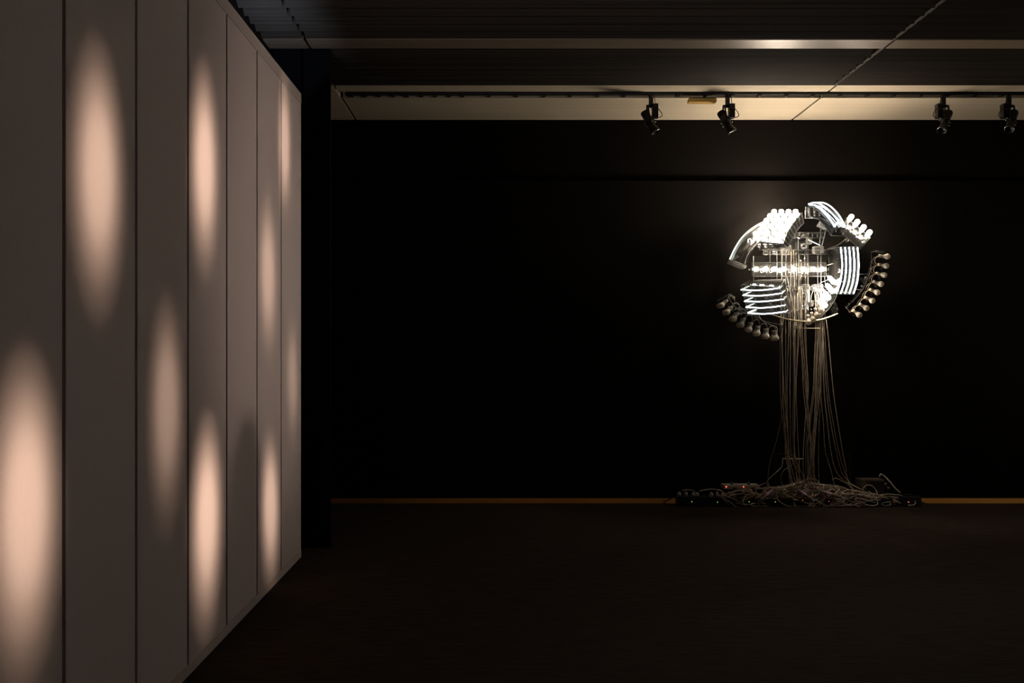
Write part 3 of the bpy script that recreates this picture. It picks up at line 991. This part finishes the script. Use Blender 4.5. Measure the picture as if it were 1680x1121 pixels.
def hang(row, label, ytop, r, mat, group=G_C):
    a, b, c, d, e = row
    Y = 8.63 + R.uniform(-.04, .04)
    j = lambda s: R.uniform(-s, s)
    ye = floor_top(e) + R.uniform(2, 14)
    pts = [W(a, ytop, Y - .03), W((a + b) / 2 + j(1.5), (ytop + 545) / 2, Y - .02), W(b, 545, Y), W((b + c) / 2 + j(.8), 592, Y + .01), W(c, 640, Y + .02), W((c + d) / 2 + j(1.5), 690, Y + .03),
           W(d, 740, Y + .05), W((d * .55 + e * .45) + j(2), 772, Y + .06), W(e, ye, Y + .08)]
    bm = bmesh.new(); tube(bm, spline(pts, 6), r, 6)
    solo('hanging_cable', bm, mat, label, 'cable', group)
for i, rw in enumerate(LEFT):
    hang(rw, 'thin beige cable in the left strand falling from the light sculpture', R.uniform(410, 417) if i % 2 else R.uniform(470, 476), R.uniform(.0034, .0052), 'cable' if i % 3 else 'cable_dim')
for i, rw in enumerate(MID):
    hang(rw, 'thin beige cable in the middle strand crossing right as it falls', R.uniform(410, 416) if i % 2 else R.uniform(470, 476), R.uniform(.0034, .0055), 'cable' if i % 2 == 0 else 'cable_dim')
for i, rw in enumerate(RIGHT):
    hang(rw, 'thin beige cable in the right strand gathering inward as it falls', R.uniform(472, 476), R.uniform(.0032, .0045), 'cable_dim' if i % 2 else 'cable')
def free_cable(name, pp, Y, r, mat, label, group=None, n=6):
    """pp: (px, py, depth offset)"""
    bm = bmesh.new()
    pts = [W(x, y, Y + d) for x, y, d in pp]
    for p in pts:
        p.z = max(p.z, r + .001)
    s = spline(pts, n)
    for p in s:
        p.z = max(p.z, r + .001)
        p.y = min(p.y, WALLY - r - .002)
    tube(bm, s, r, 6)
    return solo(name, bm, mat, label, 'cable', group)
free_cable('hanging_cable', [(1346, 470, -.03), (1349, 545, 0), (1352, 640, .02), (1357, 690, .03), (1363, 740, .05), (1371, 772, .08), (1384, 788, .1), (1400, 797, .08), (1418, 806, .05)], 8.62, .0042, 'cable',
           'beige cable, fourth from the right, curving out to the pile', G_C)
free_cable('hanging_cable', [(1348, 480, -.03), (1350, 545, 0), (1356, 640, .02), (1364, 700, .03), (1373, 745, .05), (1381, 775, .08), (1394, 792, .1), (1412, 803, .08)], 8.63, .0042, 'cable',
           'beige cable, third from the right, curving out to the pile', G_C)
free_cable('hanging_cable', [(1351, 500, -.03), (1353, 545, 0), (1359, 640, .02), (1368, 700, .03), (1377, 745, .05), (1387, 778, .08), (1393, 790, .1), (1394, 800, .08)], 8.64, .004, 'cable_dim',
           'taupe cable, second from the right, curving out to the pile', G_C)
free_cable('hanging_cable', [(1352, 505, -.03), (1358, 545, 0), (1367, 640, .02), (1374, 690, .03), (1382, 740, .05), (1387, 765, .08), (1390, 785, .1), (1396, 802, .08)], 8.6, .0042, 'cable',
           'outermost right beige cable hanging alone from the sculpture to the pile', G_C)
free_cable('hanging_cable', [(1284, 640, 0), (1281, 690, .02), (1272, 730, .05), (1263, 760, .08), (1260, 782, .1), (1262, 800, .08), (1266, 812, .05)], 8.66, .0034, 'cable_dim',
           'faint outermost left cable bowing out before it reaches the pile', G_C)
free_cable('hanging_cable', [(1299, 700, .02), (1303, 735, .05), (1300, 762, .06), (1286, 772, .06), (1281, 785, .06), (1285, 800, .06)], 8.68, .0034, 'cable_dim',
           'faint cable bowing left low between the sculpture and the pile', G_C)

# low clear stand behind the cables, with a rod and its cable
st = thing('cable_stand', 'low dark clear stand against the wall behind the hanging cables', 'stand', (W(1333, 828, 8.82).x, 8.82, 0))
xa, xb = W(1271, 0, 8.82).x, W(1393.5, 0, 8.82).x
ztop = W(0, 746, 8.82).z
for x in (xa, xb):
    bm = bmesh.new(); box(bm, x - .016, x + .016, 8.80, 8.84, 0, ztop, bev=.002); part('post', bm, 'acrylic_dim', st)
bm = bmesh.new(); box(bm, xa - .016, xb + .016, 8.80, 8.84, ztop, ztop + .008, bev=.001); part('top_bar', bm, 'acrylic_dim', st)
bm = bmesh.new(); tube(bm, [W(1283, 753, 8.80), W(1317, 753, 8.80)], .005, 8); part('rod', bm, 'socket', st)
free_cable('hanging_cable', [(1284, 754, 0), (1283, 765, -.01), (1276, 773, -.02), (1266, 782, -.03), (1258, 792, -.03), (1262, 803, -.03)], 8.79, .0042, 'cable_grey',
           'cable dropping leftward from the rod of the low stand', 'cables on the floor')

# ================================================================== THE PILE ON THE FLOOR
def zpile(px): return max(.03, (829 - floor_top(px)) / 163.0)
bm = bmesh.new()
LEDS = [W(x, y, 8.69) for x, y in ((1135, 823.5), (1177, 824.3), (1229, 823.5), (1272, 823.7), (1317, 820.8), (1360, 822.8), (1490.5, 824))]
for k in range(215):
    px = R.gauss(1335, 62)
    px = min(max(px, 1196), 1458)
    hz = zpile(px)
    cz = .012 + hz * R.uniform(.15, .75)
    cy = R.choice((8.69, 8.71, 8.74, 8.78, 8.82)) + R.uniform(-.02, .02)
    cx = (px - VX) * cy / F
    rx = R.choice((R.uniform(.04, .11), R.uniform(.09, .26))); rz = hz * R.uniform(.15, .55); ry = R.uniform(.015, .05)
    ph = R.uniform(0, 6.28); turns = R.uniform(.6, 1.7); fq = R.choice((1, 1, R.uniform(.5, 2.0)))
    pts = []
    for i in range(26):
        a = ph + turns * 2 * PI * i / 25
        drift = (i / 25 - .5) * R.uniform(-.02, .02)
        x = cx + rx * math.cos(a) * (1 - .25 * math.sin(fq * a)) + drift
        z = cz + rz * math.sin(a * fq + ph) + R.uniform(-.004, .004)
        y = cy + ry * math.sin(a + 1.1)
        lim = zpile(x * F / cy + VX)
        qx = x * F / cy + VX
        ymax = 8.755 if qx < 1250 else (8.73 if qx > 1398 else 8.88)
        pts.append(Vector((x, min(max(y, 8.668), ymax), min(max(z, .008), lim))))
    sp_ = spline(pts, 2)
    if any(Vector((v.x - q_.x, v.z - q_.z)).length < .020 for v in sp_ for q_ in LEDS):    # keeps the small indicator lights in view
        continue
    tube(bm, sp_, R.uniform(.0042, .0062), 6, R.choice((0, 1, 2)) if px > 1318 else R.choice((0, 0, 1)))
solo('cable_tangle', bm, ['cable_dim', 'cable', 'cable_grey'], 'tangled heap of beige cables on the floor under the sculpture', 'cables', kind='stuff')

FC = 'cables on the floor'
free_cable('cable_loop', [(1316, 800, 0), (1317, 790, 0), (1328, 786, 0), (1341, 789, 0), (1345, 799, 0), (1352, 812, -.02), (1367, 819, -.04), (1390, 817, -.04)], 8.72, .0058, 'cable_grey', 'thick grey cable arching over the top of the cable heap', FC)
free_cable('cable_loop', [(1322, 803, 0), (1326, 795, 0), (1338, 793, -.02), (1348, 800, -.03), (1354, 810, -.03), (1368, 814, -.02)], 8.71, .0055, 'cable_grey', 'grey cable coil just inside the arching thick cable', FC)
free_cable('cable_loop', [(1347, 803, 0), (1330, 807, -.02), (1316, 814, -.03), (1315, 821, -.03), (1325, 826, -.03), (1342, 826, -.03), (1352, 820, -.02), (1346, 814, -.02)], 8.71, .0048, 'cable_grey', 'grey cable ring lying low at the front of the heap', FC)
free_cable('cable_loop', [(1358, 795, 0), (1372, 797, 0), (1388, 802, -.02), (1400, 810, -.03), (1406, 818, -.04), (1418, 827, -.05), (1430, 830, -.06), (1440, 827, -.05), (1434, 815, -.03), (1425, 806, 0)], 8.72, .0052, 'cable_grey', 'grey cable sagging onto the floor right of the heap', FC)
free_cable('cable_loop', [(1365, 787, 0), (1372, 785, .02), (1384, 791, .02), (1398, 800, 0), (1408, 812, -.02), (1420, 822, -.03), (1428, 828, -.03)], 8.74, .005, 'cable', 'beige cable rising over the right end of the heap', FC)
free_cable('cable_loop', [(1415, 803, 0), (1421, 797, 0), (1429, 797, 0), (1436, 803, 0), (1440, 811, -.02)], 8.73, .006, 'cable_grey', 'short grey cable hoop in front of the dark transformer box', FC)
free_cable('cable_loop', [(1443, 783, .06), (1445, 778.5, .06), (1450, 781, .04), (1460, 791, 0), (1468, 801, -.02), (1477, 809, -.03)], 8.74, .008, 'cable_grey', 'thick grey cord slanting down to the right beside the transformer box', FC)
free_cable('cable_loop', [(1488, 816, -.02), (1497, 819, -.04), (1502, 825, -.05), (1498, 829, -.06), (1490, 829.5, -.06)], 8.74, .0055, 'cable_grey', 'pale cable hook around the red light at the far right', FC)
free_cable('cable_loop', [(1440, 813, -.03), (1455, 811, -.03), (1470, 812, -.03), (1480, 813, -.03)], 8.74, .005, 'cable_grey', 'pale cable running level behind the right power strip', FC)
free_cable('cable_loop', [(1436, 822, -.04), (1444, 814, -.04), (1456, 818, -.04), (1468, 822, -.05), (1478, 826, -.05)], 8.74, .0042, 'cable_grey', 'pale cable zigzagging over the right power strip', FC)
free_cable('cable_loop', [(1446, 828, -.05), (1452, 830, -.06), (1460, 829, -.06), (1461, 826, -.05), (1452, 825, -.04)], 8.74, .0042, 'cable_grey', 'small flat pale cable loop on the floor at right', FC)
free_cable('cable_loop', [(1482, 812, 0), (1492, 812, 0), (1503, 815, -.02), (1510, 822, -.03), (1516, 826, -.04), (1522, 827, -.04)], 8.76, .006, 'cable_black', 'black cable trailing off the right end of the pile', FC)
free_cable('cable_loop', [(1186, 829, -.04), (1188, 822, -.03), (1198, 814, -.02), (1208, 811, 0), (1222, 808, .01), (1240, 800, .02), (1256, 793, .02), (1263, 799, .02)], 8.74, .0045, 'cable', 'beige cable curling up from the floor at the left of the heap', FC)
free_cable('cable_loop', [(1203, 812, -.02), (1207, 820, -.03), (1216, 827, -.04), (1226, 828, -.05), (1240, 826, -.04)], 8.73, .0048, 'cable', 'beige cable dipping to the floor below the white control boxes', FC)
free_cable('cable_loop', [(1190, 831, -.05), (1212, 831, -.06), (1232, 830, -.06), (1252, 833, -.07), (1270, 832, -.06)], 8.76, .0048, 'cable_dim', 'taupe cable lying along the floor in front of the heap, left', FC)
free_cable('cable_loop', [(1285, 830, -.05), (1300, 833, -.07), (1318, 833, -.07), (1335, 830, -.06), (1322, 826, -.05), (1300, 828, -.05)], 8.76, .0048, 'cable_dim', 'taupe cable looped flat on the floor under the middle of the heap', FC)
free_cable('cable_loop', [(1118, 806, .0), (1126, 804, .0), (1136, 805, 0), (1142, 809, 0)], 8.78, .005, 'cable_grey', 'short pale cable arching over the leftmost plugs', FC)
free_cable('cable_loop', [(1147, 806, 0), (1158, 804, 0), (1168, 803, 0), (1180, 804.5, 0), (1188, 808, 0)], 8.78, .0058, 'cable_grey', 'pale cable arching over the second row of plugs', FC)
free_cable('cable_loop', [(1088, 824.5, .0), (1096, 821, 0), (1104, 816, .02), (1111, 813, .02)], 8.80, .006, 'cable_black', 'black cord rising to the left end of the leftmost power strip', FC)
free_cable('cable_loop', [(1090, 826, 0), (1110, 829, -.04), (1140, 831, -.06), (1165, 832, -.07), (1188, 829, -.06)], 8.80, .006, 'cable_black', 'black cord lying along the floor in front of the left strips', FC)
free_cable('cable_loop', [(1163, 812, 0), (1168, 818, -.02), (1173, 822, -.03), (1178, 824, -.04)], 8.73, .004, 'cable', 'thin beige cable dropping to the green light of the second strip', FC)

def led(p, mat, parent, r=.0045):
    b = bmesh.new(); lathe(b, [(r, -.004), (r, .002), (r * .6, .005), (0, .006)], 10, p, Vector((0, -1, 0)))
    return part('indicator_light', b, mat, parent)

def strip(px0, px1, ytop, ledx, ledy, mat, label, Y=8.74):
    x0, x1 = W(px0, 0, Y).x, W(px1, 0, Y).x
    h = W(0, ytop, Y).z
    t = thing('power_strip', label, 'power strip', ((x0 + x1) / 2, Y, 0), 'black power strips')
    b = bmesh.new()
    box(b, x0, x1, Y - .05, Y + .06, 0, h, bev=.006)
    part('case', b, 'black_plastic', t)
    n = max(2, int((x1 - x0) / .065))
    for k in range(n):
        b = bmesh.new(); xx = x0 + (k + .5) * (x1 - x0) / n
        lathe(b, [(.022, 0), (.022, .003), (.019, .003), (.018, -.001), (0, -.001)], 16, Vector((xx, Y + .005, h)), Vector((0, 0, 1)))
        part('outlet', b, 'black_plastic', t)
    led(Vector((W(ledx, 0, Y - .05).x, Y - .051, W(0, ledy, Y - .05).z)), mat, t)
    return t
strip(1110, 1159, 814, 1135, 823.5, 'led_green', 'black power strip at the left end of the pile with the faintest green light')
strip(1161, 1205, 815, 1177, 824.3, 'led_green', 'black power strip second from the left with a green light')
strip(1212, 1250, 818, 1229, 823.5, 'led_green', 'black power strip under the white control boxes with a yellow green light')
strip(1256, 1300, 819, 1272, 823.7, 'led_green', 'black power strip under the left of the heap with a green light')
strip(1306, 1340, 819, 1317, 820.8, 'led_amber', 'black power strip under the middle of the heap with a dim amber light')
strip(1346, 1402, 818, 1360, 822.8, 'led_pink', 'black power strip right of the middle with a pink red light')
t = strip(1410, 1462, 817, 1440, 823, 'led_amber', 'black power strip in front of the dark transformer box')
bpy.data.objects.remove([c for c in t.children if c.name.startswith('indicator')][0])
strip(1474, 1508, 814, 1490.5, 824, 'led_red', 'black power strip at the right end of the pile with a bright red light')

PLG = 'grey plugs in the left power strips'
for k, (px, top, name) in enumerate(((1114.6, 806, 'first grey plug from the left standing in the leftmost strip'), (1125, 806, 'second grey plug from the left, in the leftmost strip'),
                                     (1137, 808, 'dim third plug in the leftmost strip'), (1144, 807.5, 'fourth plug, at the right end of the leftmost strip'),
                                     (1167, 806.5, 'pale plug at the left end of the second strip'), (1176.5, 807, 'second pale plug in the second strip'),
                                     (1186, 808, 'third plug in the second strip half under cables'), (1196, 807.5, 'plug at the right end of the second strip by the heap'))):
    Y = 8.745
    x = W(px, 0, Y).x
    z0 = W(0, 814 if px < 1160 else 815, Y).z + .001
    z1 = W(0, top, Y).z
    t = thing('plug', name, 'plug', (x, Y, z0), PLG)
    h = z1 - z0
    bm = bmesh.new()
    lathe(bm, [(0, 0), (.019, 0), (.020, h * .4), (.014, h * .7), (.009, h * .72)], 12, Vector((x, Y, z0)))
    part('body', bm, 'plug', t)
    bm = bmesh.new()
    lathe(bm, [(.009, h * .7), (.010, h * .95), (.006, h), (0, h)], 10, Vector((x, Y, z0)))
    part('cap', bm, 'steel' if k in (0, 1, 4) else 'plug', t)

# two white control boxes on a black case
Y = 8.80
zb = W(0, 803, Y - .05).z
bm = bmesh.new(); box(bm, W(1187, 0, Y).x, W(1244, 0, Y).x, Y - .03, Y + .085, 0, zb - .001, bev=.006)
solo('equipment_case', bm, 'black_plastic', 'black case hidden in cables beneath the two white control boxes', 'case')
for k, (a, b) in enumerate(((1187.5, 1217.5), (1218.3, 1247))):
    x0, x1 = W(a, 0, Y - .05).x, W(b, 0, Y - .05).x
    zt = W(0, 796.5, Y - .05).z
    t = thing('control_box', ('left' if k == 0 else 'right') + ' of two off-white control boxes with red lights and green knobs', 'control box', ((x0 + x1) / 2, Y, zb), 'white control boxes')
    bm = bmesh.new(); box(bm, x0, x1, Y - .05, Y + .09, zb, zt, bev=.004); part('case', bm, 'box_white', t)
    bm = bmesh.new(); box(bm, x0 + .09, x0 + .13, Y - .052, Y - .05, zb + .006, zb + .016); part('port', bm, 'black_plastic', t)
    p = W((1191.5, 1219.8)[k], 799, Y - .05); p.y = Y - .051
    led(p, 'led_red', t, .0065)
    bm = bmesh.new()
    kx = W((1200, 1227.5)[k], 0, Y).x
    lathe(bm, [(0, .034), (.008, .030), (.014, .018), (.015, .004), (.009, 0)], 10, Vector((kx, Y - .01, zt)))
    part('knob', bm, 'knob_green', t)

# dark transformer box at right
Y = 8.80
x0, x1 = W(1409, 0, Y).x, W(1447, 0, Y).x
zt = W(0, 787.5, Y - .06).z
t = thing('transformer_box', 'dark taupe ventilated transformer box behind the right end of the cable heap', 'box', ((x0 + x1) / 2, Y, 0))
bm = bmesh.new(); box(bm, x0, x1, Y - .06, Y + .09, 0, zt, bev=.004); part('case', bm, 'box_grey', t)
bm = bmesh.new()
for k in range(5):
    box(bm, x0 + .055, x1 - .01, Y - .063, Y - .06, zt - .035 - .025 * k, zt - .023 - .025 * k)
part('vent', bm, 'black_plastic', t)
bm = bmesh.new(); box(bm, x0 + .05, x1 - .006, Y - .064, Y - .06, zt - .014, zt - .008); part('trim_strip', bm, 'box_grey', t)
for px, s in ((1451, 1), (1454, -1)):
    bm = bmesh.new()
    p = W(px, 797 - s * 2, 8.74)
    lathe(bm, [(0, 0), (.011, 0), (.012, .02), (.008, .024), (.008, .034), (0, .035)], 10, p, Vector((.6, -.5, .35 * s)))
    part('connector', bm, 'steel', t)
bm = bmesh.new(); tube(bm, spline([W(1448, 790, 8.78), W(1451, 794, 8.76), W(1455, 802, 8.75), W(1456, 812, 8.74)], 5), .010, 6)
part('lead', bm, 'cable_black', t)

# three in-line connectors with purple tape
for (a, b, m, label) in (((1266, 805), (1245, 825), 0, 'taupe in-line connector with purple tape slanting down left over the heap'),
                         ((1314, 807), (1336, 823), 1, 'taupe in-line connector with purple tape slanting down right in the middle of the heap'),
                         ((1354, 808), (1384, 818), 2, 'dark in-line connector with purple tape half buried right of the middle')):
    p, q = W(*a, 8.655), W(*b, 8.635)
    q.z = max(q.z, .012)
    t = thing('inline_connector', label, 'connector', (p + q) / 2, 'taped in-line connectors')
    ax = (q - p); L = ax.length; ax.normalize()
    bm = bmesh.new(); lathe(bm, [(.006, -.02), (.012, 0), (.013, L * .35), (.0135, L * .36)], 12, p, ax); part('tape_band', bm, 'purple', t)
    bm = bmesh.new(); lathe(bm, [(.0125, L * .36), (.015, L * .40), (.015, L * .8), (.008, L * .84), (0, L * .84)], 12, p, ax); part('handle', bm, 'handle', t)
    bm = bmesh.new(); lathe(bm, [(.006, L * .84), (.006, L * .97), (.003, L), (0, L)], 10, p, ax); part('tip', bm, 'steel', t)

# ================================================================== LIGHT
def spot(name, loc, target, half_w, half_h, power, col, blend=1.0, size=0.02, up=Vector((0, 0, 1))):
    loc, target = Vector(loc), Vector(target)
    d = target - loc
    L = d.length
    lt_ = bpy.data.lights.new(name, 'SPOT')
    lt_.energy = power
    lt_.color = col
    lt_.spot_blend = blend
    lt_.shadow_soft_size = size
    hh, hw = half_h / L, half_w / L
    lt_.spot_size = 2 * math.atan(max(hh, hw))
    o = bpy.data.objects.new(name, lt_)
    COL.objects.link(o)
    z = -d.normalized()
    x = up.cross(z).normalized()
    y = z.cross(x)
    m = Matrix((x, y, z)).transposed().to_4x4()
    s = Matrix.Diagonal((hw / max(hh, hw), hh / max(hh, hw), 1, 1))
    o.matrix_world = Matrix.Translation(loc) @ m @ s
    return o

# gallery spots out of the frame that throw the pools of light on the partition: px, py, half width px, half height px, brightness
POOLS = [(162, 285, 54, 235, .84), (336, 272, 30, 185, 1.0), (467, 235, 14, 130, .66), (440, 448, 20, 148, .52), (274, 668, 36, 205, .42),
         (480, 622, 14, 122, .27), (42, 835, 76, 285, 1.12), (340, 850, 33, 190, 1.28), (444, 832, 20, 140, .92)]
for k, (px, py, hw, hh, b) in enumerate(POOLS):
    u = VX - px
    Yp = F * -PX / u
    T = Vector((PX, Yp, EYE - (py - VY) * Yp / F))
    half_h = hh * Yp / F
    half_y = hw / (F * -PX / (Yp * Yp))
    Ly = min(Yp, 4.6)
    L = Vector((2.4, Ly, 3.75))
    d = (T - L)
    # foreshortening of the pool on the partition
    cy = abs(d.x) / math.hypot(d.x, d.y)
    cz = abs(d.x) / math.hypot(d.x, d.z)
    e = 1400 * b * (d.length / 5.0) ** 2
    spot('gallery_spot', L, T, half_y * cy * 1.05, half_h * cz * 1.12, e * .34, (1.0, 0.69, 0.48), size=.03)
    spot('gallery_spot', L, T, half_y * cy * .80, half_h * cz * .84, e * .36, (1.0, 0.715, 0.51), size=.03)
    spot('gallery_spot', L, T, half_y * cy * .58, half_h * cz * .62, e * .34, (1.0, 0.74, 0.54), size=.03)

# wide warm spot from the next bay, cut by an unseen post added for its shadow
spot('bay_spot', (6.9, 5.0, 2.45), (PX, 5.75, 2.1), 1.75, 2.1, 415, (1.0, 0.80, 0.64), size=.02)
bm = bmesh.new()
rings = [[bm.verts.new((x, y, z)) for x, y in ((5.385, ya), (5.385, yb), (5.415, yb), (5.415, ya))]
         for ya, yb, z in ((4.984, 5.086, 0), (4.984, 5.086, 2.176), (5.018, 5.064, 2.222))]
for a, b in zip(rings[:-1], rings[1:]):
    for k in range(4):
        bm.faces.new((a[k], a[(k + 1) % 4], b[(k + 1) % 4], b[k]))
bm.faces.new(rings[0][::-1]); bm.faces.new(rings[-1])
struct('trim_4', bm, 'column')

# added dim fill from an unseen spot, lifting the forward ceiling baffles
spot('ceiling_fill', (1.2, 1.6, 2.4), (0.9, 5.7, 3.95), 3.6, .85, 260, (1.0, .90, .86), size=.1)
# added fill, unseen beyond the right edge, brightening that end of the ceiling
pl = bpy.data.lights.new('fill_lamp', 'POINT'); pl.energy = 28; pl.color = (1.0, .82, .64); pl.shadow_soft_size = .15
o = bpy.data.objects.new('fill_lamp', pl); COL.objects.link(o); o.location = (6.4, 7.2, 1.9)
# daylight that spills up from the gap behind the partition
al = bpy.data.lights.new('gap_daylight', 'AREA'); al.shape = 'RECTANGLE'; al.size = .06; al.size_y = 4.4; al.energy = 16; al.color = (.70, .80, 1.0)
o = bpy.data.objects.new('gap_daylight', al); COL.objects.link(o); o.location = (-1.70, 4.2, 3.40); o.rotation_euler = (PI, 0, 0)

w = bpy.data.worlds.new('World')
SC.world = w
w.use_nodes = True
w.node_tree.nodes['Background'].inputs[0].default_value = (0.05, 0.045, 0.05, 1)
w.node_tree.nodes['Background'].inputs[1].default_value = 0.0

# ================================================================== CAMERA AND VIEW
cam = bpy.data.cameras.new('camera')
cam.sensor_width = 36
cam.lens = 36 * F / 1680
cam.shift_x = (840 - VX) / 1680
cam.shift_y = (VY - 560.5) / 1680
cam.clip_start = .05
co = bpy.data.objects.new('camera', cam)
COL.objects.link(co)
co.location = (0, 0, EYE)
co.rotation_euler = (PI / 2, 0, 0)
SC.camera = co

vs = SC.view_settings
vs.view_transform = 'Standard'
vs.look = 'None'
vs.gamma = 1
vs.exposure = 0.0
vs.use_curve_mapping = False
cy = SC.cycles
cy.use_denoising = True
cy.filter_width = 1.0
cy.transparent_max_bounces = 40
cy.max_bounces = 8
cy.diffuse_bounces = 5
cy.glossy_bounces = 3
cy.caustics_reflective = False
cy.caustics_refractive = False
cy.sample_clamp_indirect = 2.0
